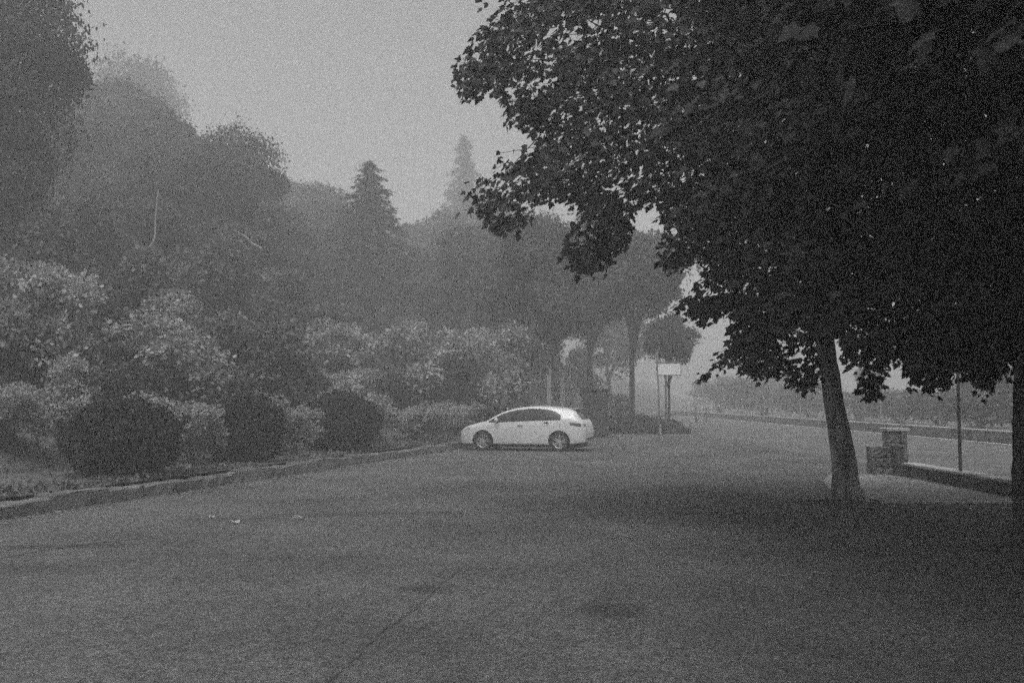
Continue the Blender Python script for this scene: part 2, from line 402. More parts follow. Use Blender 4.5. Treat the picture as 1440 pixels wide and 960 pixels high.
def big_tree(name, label, base, trunk_ctrl, centre, rad, zlow, n_spray, per, lsize, mask, seed, bark, keepout=None, thin=1.0, out=1.0, dense=1.0):
    r = np.random.default_rng(seed); random.seed(seed)
    root = empty(name, base); tag(root, label, 'tree', 'big trees overhanging the car park')
    B = np.array(base)
    # spray centres through the crown volume
    cen = []
    while len(cen) < n_spray:
        u = r.uniform(-1, 1, (4000, 3)); rr = np.linalg.norm(u, axis=1)
        u = u[(rr < 1) & (rr > r.uniform(0.25, 1.0, 4000))]
        p = centre + u * rad
        p = p[p[:, 2] > zlow + 0.25 * r.random(len(p))]
        px, py, dep = project(p)
        inside = (dep > 1.5) & (px > -50) & (px < 1480) & (py > -40) & (py < 1000)
        ok = np.where(inside, in_poly(px, py, mask) & ((px > 960) | (r.random(len(px)) < thin)) & (r.random(len(px)) < dense), r.random(len(px)) < out)
        if keepout is not None: ok &= ~keepout(p)
        cen += list(p[ok])
    cen = np.array(cen[:n_spray]); N = n_spray * per
    c = np.repeat(cen, per, 0)
    ax0 = cen - np.array([centre[0], centre[1], 0]); ax0[:, 2] = 0; ax0 = norm(ax0) + r.normal(0, .45, cen.shape); ax0[:, 2] = -0.28 + r.normal(0, .12, n_spray); ax0 = norm(ax0)
    ax = np.repeat(ax0, per, 0); up = np.array([0, 0, 1.0]); bx = norm(np.cross(ax, up)); L = np.repeat(r.uniform(.5, 1.0, n_spray), per)
    q = r.uniform(-.5, .5, N); sgn = np.sign(r.normal(size=N))
    pos = c + ax * (q * L)[:, None] + bx * (sgn * np.abs(r.normal(0, .17, N)))[:, None]
    pos[:, 2] += r.normal(0, .075, N) - 0.10 * np.abs(r.normal(size=N))
    tip = ax * .7 + bx * (sgn * .7)[:, None] + r.normal(0, .35, (N, 3)); tip[:, 2] -= 0.35 + .5 * r.random(N)
    nr = up + r.normal(0, .55, (N, 3)); nr[:, 2] = np.abs(nr[:, 2])
    size = lsize * r.uniform(.65, 1.15, N)
    px, py, dep = project(pos)
    vis = (dep > .5) & (px > -20) & (px < 1460) & (py > -20) & (py < 980)
    keep = ~vis | in_poly(px + r.normal(0, 5, N), py + r.normal(0, 5, N), mask)
    keep &= (dep > 2.6) | (np.abs(px - 720) > 900)
    pos, tip, nr, size = pos[keep], tip[keep], nr[keep], size[keep]; px, py, dep = px[keep], py[keep], dep[keep]; vis = vis[keep]
    fr = leaf_frames(pos - B, tip, nr, size)
    # leaves that show largest: frontmost per small cell, nearest first
    cand = np.where(vis & (px > 4) & (px < 1436) & (py > 4))[0]; cand = cand[np.argsort(dep[cand])]
    seen = set(); front = []
    for i in cand:
        cell = (int(px[i] // 14), int(py[i] // 14))
        if cell in seen: continue
        seen.add(cell); front.append(i)
        if len(front) >= 300: break
    front = np.array(front); rest = np.setdiff1d(np.arange(len(pos)), front)
    lm = cloud('leaf', leaf_frames(np.zeros((1,3)), np.array([[0,1.,0]]), np.array([[0,0,1.]]), np.array([1.])), LOBED)
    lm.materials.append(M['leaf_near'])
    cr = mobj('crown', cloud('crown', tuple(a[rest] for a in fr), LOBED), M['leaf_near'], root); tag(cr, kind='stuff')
    P, S, T, Nn, Z = fr
    for i in front:
        o = bpy.data.objects.new('leaf', lm); link(o, root)
        m = Matrix.Identity(4)
        for a in range(3):
            m[a][0] = S[i][a]; m[a][1] = T[i][a]; m[a][2] = Nn[i][a]; m[a][3] = P[i][a]
        m = m @ Matrix.Scale(float(Z[i]), 4); m[3][3] = 1.0
        o.matrix_local = m
    # trunk with root flare, and limbs reaching into the crown
    tc = smooth_path(trunk_ctrl, 26); bm = bmesh.new()
    tube(bm, [Vector(p[:3]) - Vector(base) for p in tc], [p[3] for p in tc], 20, 0.10)
    for v in bm.verts:
        if v.co.z < .5:
            a = math.atan2(v.co.y, v.co.x - .02); f = max(0, .5 - v.co.z) * 2; v.co.x *= 1 + .22 * f * f * math.sin(a * 5 + seed); v.co.y *= 1 + .22 * f * f * math.sin(a * 5 + seed)
    mobj('trunk', bm_mesh('trunk', bm, True), M[bark], root)
    tgt = cen[r.choice(n_spray, 26, replace=False)]; T0 = np.array(trunk_ctrl)
    for t in tgt:
        a = T0[min(len(T0) - 1, 6 + int(r.integers(0, max(1, len(T0) - 6))))]
        a = np.array(a[:3]); d = t - a
        if t[2] < a[2] + .4 or np.linalg.norm(d) < 1: continue
        mid = a + d * .5 + np.array([0, 0, .12 * np.linalg.norm(d)]) + r.normal(0, .15, 3)
        pp = smooth_path([a, a + (mid - a) * .5 + r.normal(0, .08, 3), mid, t], 12); bm = bmesh.new()
        ux, uy, ud = project(pp[2:]); vis2 = (ux > 0) & (ux < 1440) & (uy > 0)
        if (vis2 & (~in_poly(ux, uy, mask) | (ux < 980))).any(): bm.free(); continue
        tube(bm, [Vector(p) - Vector(base) for p in pp], list(np.linspace(.075, .012, 12)), 7, 0.1)
        mobj('limb', bm_mesh('limb', bm, True), M[bark], root)
    # twigs under each spray, as one piece of fine geometry
    bm = bmesh.new()
    for i in r.choice(n_spray, min(n_spray, 900), replace=False):
        a = cen[i] - ax0[i] * .6; b = cen[i] + ax0[i] * .35
        ux, uy, ud = project(np.array([a, b, (a + b) / 2]))
        if ud.min() < 2.0 or not in_poly(ux, uy, mask).all(): continue
        tube(bm, [Vector(a - B), Vector((a + b) / 2 - B) + Vector((0, 0, .03)), Vector(b - B)], [.009, .006, .003], 3, cap=False)
    tag(mobj('twigs', bm_mesh('twigs', bm), M[bark], root), kind='stuff')
    return root

D1 = 15.8
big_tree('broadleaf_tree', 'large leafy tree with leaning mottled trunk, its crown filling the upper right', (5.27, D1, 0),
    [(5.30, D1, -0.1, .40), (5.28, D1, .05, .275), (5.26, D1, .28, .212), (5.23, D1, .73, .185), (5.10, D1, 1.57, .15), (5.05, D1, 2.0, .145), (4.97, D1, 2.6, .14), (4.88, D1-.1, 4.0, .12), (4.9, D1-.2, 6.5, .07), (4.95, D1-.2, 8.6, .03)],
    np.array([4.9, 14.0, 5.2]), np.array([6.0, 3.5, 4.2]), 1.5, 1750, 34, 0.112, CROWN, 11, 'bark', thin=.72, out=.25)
D2 = 11.0
DARK = CROWN.copy()
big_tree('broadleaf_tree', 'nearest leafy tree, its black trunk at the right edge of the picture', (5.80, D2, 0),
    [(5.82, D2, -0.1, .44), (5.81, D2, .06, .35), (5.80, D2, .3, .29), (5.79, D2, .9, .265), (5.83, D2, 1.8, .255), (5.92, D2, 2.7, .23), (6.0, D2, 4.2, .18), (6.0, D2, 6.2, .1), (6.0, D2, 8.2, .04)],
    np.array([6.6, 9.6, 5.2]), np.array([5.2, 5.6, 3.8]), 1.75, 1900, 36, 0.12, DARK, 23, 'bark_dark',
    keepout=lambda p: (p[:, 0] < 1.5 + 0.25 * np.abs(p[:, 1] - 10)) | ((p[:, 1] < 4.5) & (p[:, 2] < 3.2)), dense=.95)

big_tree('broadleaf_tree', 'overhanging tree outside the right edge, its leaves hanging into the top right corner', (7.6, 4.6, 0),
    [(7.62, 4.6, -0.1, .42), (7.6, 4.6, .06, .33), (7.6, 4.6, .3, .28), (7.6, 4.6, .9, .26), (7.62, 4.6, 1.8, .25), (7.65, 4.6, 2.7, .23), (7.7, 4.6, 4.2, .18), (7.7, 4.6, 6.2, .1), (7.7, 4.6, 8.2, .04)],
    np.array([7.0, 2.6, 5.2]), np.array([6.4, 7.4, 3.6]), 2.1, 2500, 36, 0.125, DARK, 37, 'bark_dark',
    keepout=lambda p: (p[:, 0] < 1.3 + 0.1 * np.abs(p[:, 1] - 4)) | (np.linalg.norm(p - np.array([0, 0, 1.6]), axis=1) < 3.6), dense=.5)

# soil collars round the two trunks
def mound(name, loc, rx, ry, h, label):
    bm = bmesh.new(); n = 22; rings = []
    for k, f in enumerate((1.0, .75, .45)):
        ring = []
        for i in range(n):
            a = 2 * math.pi * i / n; q = f * random.uniform(.86, 1.12)
            ring.append(bm.verts.new((math.cos(a) * rx * q, math.sin(a) * ry * q, -0.004 if k == 0 else h * (1 - f) * random.uniform(.7, 1.3))))
        if rings:
            for i in range(n): bm.faces.new((rings[-1][i], rings[-1][(i+1) % n], ring[(i+1) % n], ring[i]))
        rings.append(ring)
    bm.faces.new(rings[-1])
    o = mobj(name, bm_mesh(name, bm, True), M['earth']); o.location = loc; tag(o, kind='structure')
mound('tree_bed', (5.2, 15.75, 0.006), .85, .32, .08, '')
mound('tree_bed', (5.85, 10.9, 0.006), .95, .4, .08, '')
# thin pale edging of the tree bed
kr = tag(empty('edging', (5.65, 15.6, 0)), kind='structure')
for i in range(4):
    o = mobj('edging_stone', box_mesh('edging_stone', 0.01, 0.62, -.05, .05, -.03, .035, .01, .004), M['coping'], kr); o.location = (i * .63, 0.01 * i, 0)
kr = tag(empty('edging', (5.2, 10.72, 0)), kind='structure')
for i in range(2):
    o = mobj('edging_stone', box_mesh('edging_stone', 0.01, 0.62, -.05, .05, -.03, .03, .01, .004), M['concrete_dark'], kr); o.location = (i * .63, 0.0, 0)

# ------------------------------------------------------------------ woodland trees: a few kinds, copied
def tree_kind(seed, n_blob, n_leaf, lsize, shape, trunk_h=0.42, outline=KITE):
    """unit tree: height 10, crown radius about 3.6"""
    r = np.random.default_rng(seed); random.seed(seed)
    cz, rz, rx = shape
    b = norm(r.normal(size=(n_blob, 3))) * (r.uniform(.25, 1, (n_blob, 1)) ** .6) * np.array([rx * .72, rx * .72, rz * .75]) + np.array([0, 0, cz])
    br = r.uniform(.4, 1.3, n_blob) * rx / 3.2
    i = r.integers(0, n_blob, n_leaf); d = norm(r.normal(size=(n_leaf, 3))); d[:, 2] = np.where(r.random(n_leaf) < .65, np.abs(d[:, 2]), d[:, 2])
    pos = b[i] + d * (br[i] * r.uniform(.55, 1.12, n_leaf) * np.where(r.random(n_leaf) < .14, r.uniform(1.05, 1.45, n_leaf), 1))[:, None] * np.array([1, 1, .8])
    tip = d * .5 + r.normal(0, .6, (n_leaf, 3)); tip[:, 2] -= .4
    nr = d + np.array([0, 0, .7]) + r.normal(0, .5, (n_leaf, 3))
    crown = cloud('crown', leaf_frames(pos, tip, nr, lsize * r.uniform(.6, 1.2, n_leaf)), outline)
    bm = bmesh.new()
    lean = r.normal(0, .25, 2)
    tp = smooth_path([(0,0,-.6,.19),(0,0,.2,.135),(lean[0]*.4,lean[1]*.4,2.5,.11),(lean[0],lean[1],cz,.085),(lean[0],lean[1],cz+rz*.7,.03)], 14)
    tube(bm, [p[:3] for p in tp], [max(.02, p[3]) for p in tp], 9, .12)
    for k in range(min(n_blob, 11)):
        a = np.array([lean[0]*.6, lean[1]*.6, r.uniform(trunk_h * 6, cz)]); e = b[k]
        pp = smooth_path([a, (a + e) / 2 + np.array([0, 0, .3]) + r.normal(0, .1, 3), e], 7)
        tube(bm, pp, list(np.linspace(.075, .02, 7)), 6, .1)
    return bm_mesh('trunk', bm, True), crown

def conifer_kind(seed, n_whorl=30, rmax=1.9):
    r = np.random.default_rng(seed); bm = bmesh.new()
    tube(bm, [(0,0,-.5),(0,0,3),(0,0,7),(0,0,9.9)], [.2,.16,.08,.015], 9, .1)
    P, T, Nn, S = [], [], [], []
    nbr = n_whorl * 8
    for k in range(nbr):
        z0 = 1.6 + 8.2 * (k / (nbr - 1)) ** .85; f = 1 - (z0 - 1.6) / 8.25
        L = (rmax * f ** .95 * (.55 + .5 * r.random() ** .7) + .07) * (1 + .18 * math.sin(z0 * 7)); a = r.random() * 6.283; dr = np.array([math.cos(a), math.sin(a), 0]); sd = np.cross(dr, [0, 0, 1])
        o = np.array([0, 0, z0]); e = o + dr * L + np.array([0, 0, -.30 * L + r.normal(0, .06)])
        tube(bm, [tuple(o), tuple((o + e) / 2 + np.array([0, 0, .05])), tuple(e)], [.028, .018, .006], 4, cap=False)
        n = int(16 + 42 * L); q = r.random(n) ** .7; s2 = np.sign(r.normal(size=n))
        P.append(o + (e - o) * q[:, None] + r.normal(0, .05, (n, 3))); T.append(dr * .7 + sd * (s2 * .7)[:, None] + np.array([0, 0, -.35]) + r.normal(0, .3, (n, 3)))
        Nn.append(np.array([0, 0, 1.]) + r.normal(0, .5, (n, 3))); S.append(r.uniform(.14, .32, n) * (.55 + .45 * min(1, L / rmax)))
    P, T, Nn, S = np.concatenate(P), np.concatenate(T), np.concatenate(Nn), np.concatenate(S)
    thin = KITE * np.array([.55, 1])
    return bm_mesh('trunk', bm, True), cloud('crown', leaf_frames(P, T, Nn, S), thin)

KIND = {
 'round': tree_kind(101, 34, 40000, .175, (5.9, 4.1, 3.4), .25),
 'tall':  tree_kind(102, 36, 38000, .17, (6.2, 3.8, 2.5)),
 'wide':  tree_kind(103, 44, 46000, .17, (5.8, 4.0, 4.2), .25),
 'airy':  tree_kind(104, 22, 18000, .18, (6.5, 3.4, 3.2)),
 'high': tree_kind(107, 22, 22000, .19, (7.3, 2.5, 3.0), .5),
 'conifer': conifer_kind(105, 34, 2.6), 'spruce': conifer_kind(106, 30, 2.2)}
for k, (a, b) in KIND.items():
    a.materials.append(M['bark_dark']); b.materials.append(M['needle'] if k in ('conifer', 'spruce') else M['leaf_dark'] if k == 'wide' else M['leaf_mid'])

def plant(name, cat, label, px, top, d, kind, width=None, group=None, base=None, x=None):
    if d > 32 and px < 640: d *= 1.3
    X = wx(px, d) if x is None else x
    zb = terrain(X, d) if base is None else base
    H = wz(top, d) - zb; sz = H / 10.0
    sx = sz if width is None else (width / F * d) / {'round': 7.6, 'tall': 6.0, 'wide': 9.2, 'airy': 7.2, 'high': 6.8, 'conifer': 5.2, 'spruce': 4.4}[kind]
    root = empty(name, (X, d, zb), random.uniform(0, 6.28)); root.scale = (sx, sx, sz); tag(root, label, cat, group)
    a, b = KIND[kind]; mobj('trunk', a, None, root); mobj('crown', b, None, root)
    return root

WOOD = 'hazy trees rising behind the car park'
for args in [
    ('leafy_tree', 'tree', 'tall dark tree rising past the top edge in the upper left corner', -12, -90, 31.9, 'wide', 300, WOOD),
    ('leafy_tree', 'tree', 'tall hazy tree at the left edge, below the corner tree', -60, 130, 31, 'round', 300, WOOD),
    ('leafy_tree', 'tree', 'misty tree just right of the tall corner tree, its top fading into the sky', 158, 84, 54, 'tall', 210, WOOD),
    ('leafy_tree', 'tree', 'hazy tree with rounded top in the middle of the sloping treeline', 222, 126, 48, 'round', 230, WOOD),
    ('leafy_tree', 'tree', 'hazy tree whose round dark shoulder ends the steep treeline on the left', 308, 164, 44, 'wide', 240, WOOD),
    ('leafy_tree', 'tree', 'hazy low tree under the sloping treeline, above the pale flowering shrubs', 200, 265, 33, 'round', 220, WOOD),
    ('leafy_tree', 'tree', 'hazy tree standing low between the round-shouldered tree and the clipped bushes', 335, 300, 36, 'airy', 190, WOOD),
    ('leafy_tree', 'tree', 'pale misty tree left of the pointed conifer', 437, 236, 72, 'round', 190, WOOD),
    ('leafy_tree', 'tree', 'misty tree low in front of the pointed conifer on its left side', 415, 372, 50, 'wide', 200, WOOD),
    ('conifer_tree', 'tree', 'pointed dark conifer standing out against the misty sky', 517, 222, 49, 'conifer', 270, WOOD),
    ('conifer_tree', 'tree', 'faint conifer spire almost lost in the fog, right of the pointed conifer', 652, 186, 135, 'spruce', 170, WOOD),
    ('leafy_tree', 'tree', 'misty tree right of the pointed conifer, below the faint spire', 615, 280, 74, 'tall', 190, WOOD),
    ('leafy_tree', 'tree', 'broad misty tree above the white car with a bare stem', 742, 262, 47, 'round', 200, WOOD),
    ('leafy_tree', 'tree', 'misty tree above the pale shrubs, left of the white car', 652, 288, 60, 'round', 190, WOOD),
    ('leafy_tree', 'tree', 'broad hazy tree standing behind the dark cabinet', 830, 268, 56, 'tall', 200, WOOD),
    ('leafy_tree', 'tree', 'hazy tree with thin straight trunk rising from the low hedge', 888, 300, 52.5, 'high', 230, WOOD),
    ('leafy_tree', 'tree', 'small dark tree with thin stem just above the white sign', 940, 428, 51, 'high', 112, WOOD),
    ('leafy_tree', 'tree', 'dim tree in the undergrowth behind the three clipped bushes', 572, 425, 47, 'wide', 170, WOOD),
    ('leafy_tree', 'tree', 'faint tree beyond the far wall, under the lowest leaves at right', 1392, 505, 58, 'round', 150, 'faint trees beyond the road'),
    ('leafy_tree', 'tree', 'faint tree far beyond the road, left of the leaning trunk', 1085, 520, 125, 'wide', 130, 'faint trees beyond the road'),
    ('leafy_tree', 'tree', 'faint rounded tree beyond the far wall, right of the leaning trunk', 1222, 508, 95, 'round', 60, 'faint trees beyond the road'),
]:
    plant(*args)
for (px, top, d, kd, wd, lab) in [
    (128, 150, 44, 'wide', 260, 'fogged broad tree at the foot of the tall corner tree, on its right'),
    (200, 185, 40, 'round', 240, 'fogged tree below the misty treetop right of the corner tree'),
    (268, 200, 38, 'wide', 240, 'fogged tree in the middle of the slope under the rounded treetop'),
    (372, 262, 42, 'round', 190, 'fogged tree at the lower end of the steep treeline, under the round shoulder'),
    (470, 275, 62, 'wide', 200, 'fogged broad tree close behind the left side of the pointed conifer'),
    (590, 330, 52, 'round', 170, 'fogged tree close behind the right side of the pointed conifer'),
    (690, 262, 118, 'wide', 240, 'palest tree top behind the broad misty tree, below the sky gap'),
    (175, 66, 115, 'wide', 260, 'faintest treetop high on the hill, just right of the tall corner tree'),
    (80, 180, 58, 'round', 260, 'fogged tree filling the slope below the tall corner tree'),
    (270, 215, 56, 'wide', 260, 'fogged broad tree below the rounded treetop in the sloping treeline'),
    (390, 290, 66, 'round', 220, 'fogged tree between the round-shouldered tree and the conifer'),
    (560, 345, 70, 'wide', 240, 'fogged broad tree around the lower half of the pointed conifer'),
    (700, 330, 84, 'round', 240, 'fogged tree behind the broad misty tree above the car'),
    (790, 350, 78, 'tall', 200, 'fogged tree behind and above the two pale posts'),
    (860, 380, 90, 'round', 160, 'faintest tree, behind the thin straight trunk on the low hedge'),
    (-20, 300, 36, 'tall', 200, 'fogged narrow tree cut off by the left edge above the pale clumps'),
    (470, 420, 42, 'round', 150, 'fogged tree low on the slope below the conifer, on its left')]:
    plant('leafy_tree', 'tree', lab, px, top, d, kd, wd, 'fogged trees filling the slope')

# ------------------------------------------------------------------ shrubs
def shrub_kind(seed, n_blob, n_leaf, lsize, rx, h, outline=OVAL, stems=9):
    r = np.random.default_rng(seed); random.seed(seed)
    b = np.stack([r.uniform(-1, 1, n_blob) * rx * .75, r.uniform(-1, 1, n_blob) * rx * .75, h * r.uniform(.3, .86, n_blob)], 1); br = r.uniform(.22, .42, n_blob) * rx
    i = r.integers(0, n_blob, n_leaf); d = norm(r.normal(size=(n_leaf, 3))); d[:, 2] = np.where(r.random(n_leaf) < .7, np.abs(d[:, 2]), d[:, 2])
    pos = b[i] + d * (br[i] * r.uniform(.5, 1.15, n_leaf))[:, None] * np.array([1, 1, .7])
    tip = d + r.normal(0, .5, (n_leaf, 3)); tip[:, 2] -= .25; nr = np.array([0, 0, 1.]) + d * .4 + r.normal(0, .4, (n_leaf, 3))
    cr = cloud('crown', leaf_frames(pos, tip, nr, lsize * r.uniform(.6, 1.25, n_leaf)), outline)
    bm = bmesh.new()
    for k in range(stems):
        e = b[k % n_blob]; a = np.array([r.normal(0, .12), r.normal(0, .12), -.2])
        tube(bm, smooth_path([a, a * .4 + e * .4 + np.array([0, 0, .25]), e], 7), list(np.linspace(.045, .012, 7)), 6, .1)
    return bm_mesh('stems', bm, True), cr
SHRUB = {'pale': shrub_kind(201, 26, 6500, .13, 1.7, 3.0), 'pale2': shrub_kind(202, 22, 5200, .12, 1.5, 3.2), 'dark': shrub_kind(203, 24, 9000, .15, 1.8, 2.6), 'mid': shrub_kind(204, 24, 8000, .15, 1.8, 2.8), 'light': shrub_kind(205, 26, 8500, .13, 1.8, 2.8)}
for k, (a, b) in SHRUB.items():
    a.materials.append(M['bark_dark']); b.materials.append(M['leaf_pale'] if 'pale' in k else M['leaf_mid'] if k == 'dark' else M['leaf_light'] if k == 'light' else M['cover'])
def shrub(label, px, top, d, kind, width, group=None, cat='shrub', base=None):
    X = wx(px, d); zb = terrain(X, d) if base is None else base; H = wz(top, d) - zb
    hk = {'pale': 3.0, 'pale2': 3.2, 'dark': 2.6, 'mid': 2.8, 'light': 2.8}[kind]; rk = {'pale': 3.6, 'pale2': 3.2, 'dark': 3.8, 'mid': 3.8, 'light': 3.8}[kind]
    sx = (width / F * d) / rk
    root = empty('shrub', (X, d, zb), random.uniform(0, 6.28)); root.scale = (sx, sx, H / hk); tag(root, label, cat, group)
    a, b = SHRUB[kind]; mobj('stems', a, None, root); mobj('crown', b, None, root)
    return root
random.seed(5)
FL = 'pale leafy shrubs on the slope'
shrub('tall pale-leaved shrub at the left edge, highest of the pale clumps', 62, 362, 22.5, 'pale', 190, FL)
shrub('pale-leaved rounded shrub growing behind the gap between the two left clipped bushes', 225, 425, 24.0, 'pale2', 190, FL)
shrub('small pale shrub just above the leftmost clipped bush', 105, 500, 21.5, 'pale', 100, FL)
shrub('sparse pale shrub with sunlit top above the middle clipped bush', 250, 400, 29, 'pale2', 170, FL)
shrub('pale shrub left of the white car, leftmost of its row', 480, 450, 37, 'pale', 150, FL)
shrub('pale shrub in the middle of the row left of the white car', 580, 438, 40, 'pale2', 150, FL)
shrub('pale shrub directly behind the bonnet of the white car', 672, 455, 42, 'pale', 150, FL)
shrub('low pale shrub rising behind the clipped bush nearest the white car', 510, 545, 32.5, 'pale2', 90, FL)
UG = 'dim shrubs of the undergrowth'
for (px, top, d, kd, wd, lab) in [
    (15, 540, 19.0, 'light', 120, 'dim shrub at the left edge, low between the kerb and the leftmost clipped bush'),
    (180, 556, 20.2, 'light', 150, 'mid-toned shrub rising directly behind the leftmost clipped bush'),
    (347, 552, 24.4, 'light', 105, 'mid-toned shrub rising directly behind the middle clipped bush'),
    (480, 552, 29.6, 'light', 112, 'mid-toned shrub rising directly behind the clipped bush nearest the car'),
    (-40, 430, 22, 'dark', 200, 'dark shrub cut off by the left edge, under the tallest pale clump'),
    (150, 505, 22.5, 'dark', 170, 'dim shrub right behind the top of the leftmost clipped bush'),
    (290, 515, 25, 'mid', 130, 'dim shrub behind the gap between the leftmost and middle clipped bushes'),
    (330, 450, 30, 'mid', 200, 'wide dim shrub above the middle clipped bush'),
    (400, 500, 30, 'mid', 140, 'dim shrub rising between the middle clipped bush and the one nearest the car'),
    (455, 515, 32, 'light', 130, 'dim shrub directly above the clipped bush nearest the car'),
    (120, 405, 26, 'dark', 220, 'dim shrub filling the slope between the two brightest pale clumps'),
    (20, 305, 30, 'mid', 200, 'dim shrub high on the slope at the left edge, above the tallest pale clump'),
    (180, 360, 30, 'mid', 180, 'dim shrub on the slope just above the rounded pale shrub'),
    (545, 515, 38, 'mid', 120, 'dim shrub under the pale row, left of the car'),
    (620, 505, 41, 'dark', 130, 'dark shrub under the pale row, just in front of the car nose'),
    (700, 515, 44, 'dark', 100, 'dark shrub behind the bonnet, beside the narrow notice panel'),
    (400, 425, 40, 'mid', 180, 'dim shrub on the slope below the misty tree left of the conifer'),
    (640, 565, 36.5, 'light', 70, 'small low shrub just behind the kerb at the car nose'),
    (588, 572, 33.5, 'light', 80, 'small low shrub behind the kerb between the last clipped bush and the car'),
    (270, 335, 38, 'mid', 200, 'dim shrub high on the slope under the rounded treetop'),
    (380, 375, 44, 'mid', 180, 'dim shrub high on the slope right of the round-shouldered tree'),
    (100, 275, 40, 'mid', 220, 'dim shrub highest on the slope, below the tall corner tree'),
    (270, 566, 20.6, 'light', 100, 'low shrub tucked between the leftmost and middle clipped bushes'),
    (414, 572, 25.2, 'light', 75, 'low shrub tucked between the middle and the rightmost clipped bushes')]:
    shrub(lab, px, top, d, kd, wd, UG)
for px, top, d, wd, lab in ((745, 480, 66, 90, 'fogged shrub filling the gap between the trunks left of the pale posts'), (800, 488, 74, 90, 'fogged shrub behind the two pale posts')):
    shrub(lab, px, top, d, 'dark', wd, UG)
shrub('pale low foliage in the fog right of the dark cabinet', 872, 552, 58, 'pale', 42, None)
# hedge beyond the far wall
HG = 'misty bushes beyond the far wall'
for i, (px, top, d, wd) in enumerate([(1010, 530, 112, 110), (1075, 533, 98, 120), (1140, 538, 86, 120), (1205, 545, 76, 120), (1265, 548, 68, 120), (1320, 546, 60, 120), (1375, 548, 54, 130), (1440, 546, 49, 140), (1500, 545, 46, 140)]):
    nth = ['ninth', 'eighth', 'seventh', 'sixth', 'fifth', 'fourth', 'third', 'second', 'first'][i]
    shrub(nth + ' misty bush from the right in the row beyond the far wall', px, top, d, 'mid', wd, HG, 'bush', base=0)

# pale bare limbs standing out in front of two of the slope's crowns
def bare_limb(tree, pix, r0):
    m = Matrix.LocRotScale(tree.location, tree.rotation_euler, tree.scale); mi = m.inverted(); d = tree.location.y - 3.4 * tree.scale.x
    pts = [np.array([wx(a, d), d + 0.1 * i, wz(b, d)]) for i, (a, b) in enumerate(pix)]
    z0 = max(tree.location.z + .3 * 10 * tree.scale.z, min(p[2] for p in pts) - .8)
    full = [np.array([tree.location.x, tree.location.y, z0]), np.array([(tree.location.x + pts[0][0]) / 2, (tree.location.y + d) / 2, (z0 + pts[0][2]) / 2])] + pts
    pp = smooth_path(full, 30); bm = bmesh.new(); tube(bm, [mi @ Vector(p) for p in pp], list(np.linspace(r0 * 1.6, r0 * .25, 30) / tree.scale.x), 7, .12)
    mobj('bare_limb', bm_mesh('bare_limb', bm, True), M['bark_pale'], tree)['label'] = 'pale bare limb'
for o in [o for o in sc.objects if o.get('category') == 'tree']:
    if 'above the pale flowering shrubs' in o['label']: bare_limb(o, [(180, 366), (193, 356), (205, 345), (210, 330), (209, 300), (211, 262)], .06)
    if 'between the round-shouldered tree and the clipped' in o['label']: bare_limb(o, [(366, 352), (352, 342), (338, 330), (322, 322)], .06)

# three clipped bushes: dense small leaves over a woody core
def clipped(label, px, d, width, height, seed, sq):
    r = np.random.default_rng(seed); X = wx(px, d); zb = terrain(X, d)
    root = empty('clipped_bush', (X, d, zb)); tag(root, label, 'bush', 'clipped round bushes behind the kerb')
    rx = width / F * d / 2; h = height / F * d; n = 15000
    dv = norm(r.normal(size=(n, 3))); dv = np.sign(dv) * np.abs(dv) ** sq; dv = norm(dv) * (np.abs(norm(dv)) ** 0).mean()
    lump = 1 + .05 * np.sin(dv[:, 0] * 5 + seed) * np.cos(dv[:, 2] * 6 + seed) + .04 * np.sin(dv[:, 1] * 9)
    q = r.uniform(.84, 1.04, n) * lump * np.where(r.random(n) < .03, 1.08, 1)
    pos = np.stack([dv[:, 0] * rx * q, dv[:, 1] * rx * .95 * q, h * .5 + dv[:, 2] * h * .52 * q], 1); pos = pos[pos[:, 2] > -.05]
    m = len(pos); dv = norm(pos - np.array([0, 0, h * .5]))
    cr = cloud('foliage', leaf_frames(pos, dv * .7 + r.normal(0, .6, (m, 3)), dv + r.normal(0, .5, (m, 3)), r.uniform(.055, .10, m)), OVAL)
    tag(mobj('foliage', cr, M['leaf_box'], root), kind='stuff')
    bm = bmesh.new()
    for k in range(12):
        e = norm(r.normal(size=3)) * np.array([rx, rx, h * .4]) * .75 + np.array([0, 0, h * .5])
        tube(bm, [(r.normal(0, .06), r.normal(0, .06), -.1), tuple(e * np.array([.5, .5, .6])), tuple(e)], [.035, .025, .012], 5, cap=False)
    mobj('stems', bm_mesh('stems', bm), M['bark_dark'], root)
    core = bmesh.new(); bmesh.ops.create_icosphere(core, subdivisions=3, radius=1, matrix=Matrix.Translation((0, 0, h * .5)) @ Matrix.Diagonal((rx * .84, rx * .8, h * .44, 1)))
    for v in core.verts: v.co += Vector(r.normal(0, .03, 3))
    mobj('inner_foliage', bm_mesh('inner_foliage', core), M['leaf_box'], root)
clipped('largest and leftmost of the three dark clipped bushes behind the kerb', 174, 17.9, 148, 102, 31, 1.0)
clipped('middle one of the three dark clipped bushes behind the kerb', 345, 22.2, 106, 88, 32, .95)
clipped('clipped round bush nearest the white car', 478, 27.2, 108, 76, 33, 1.05)

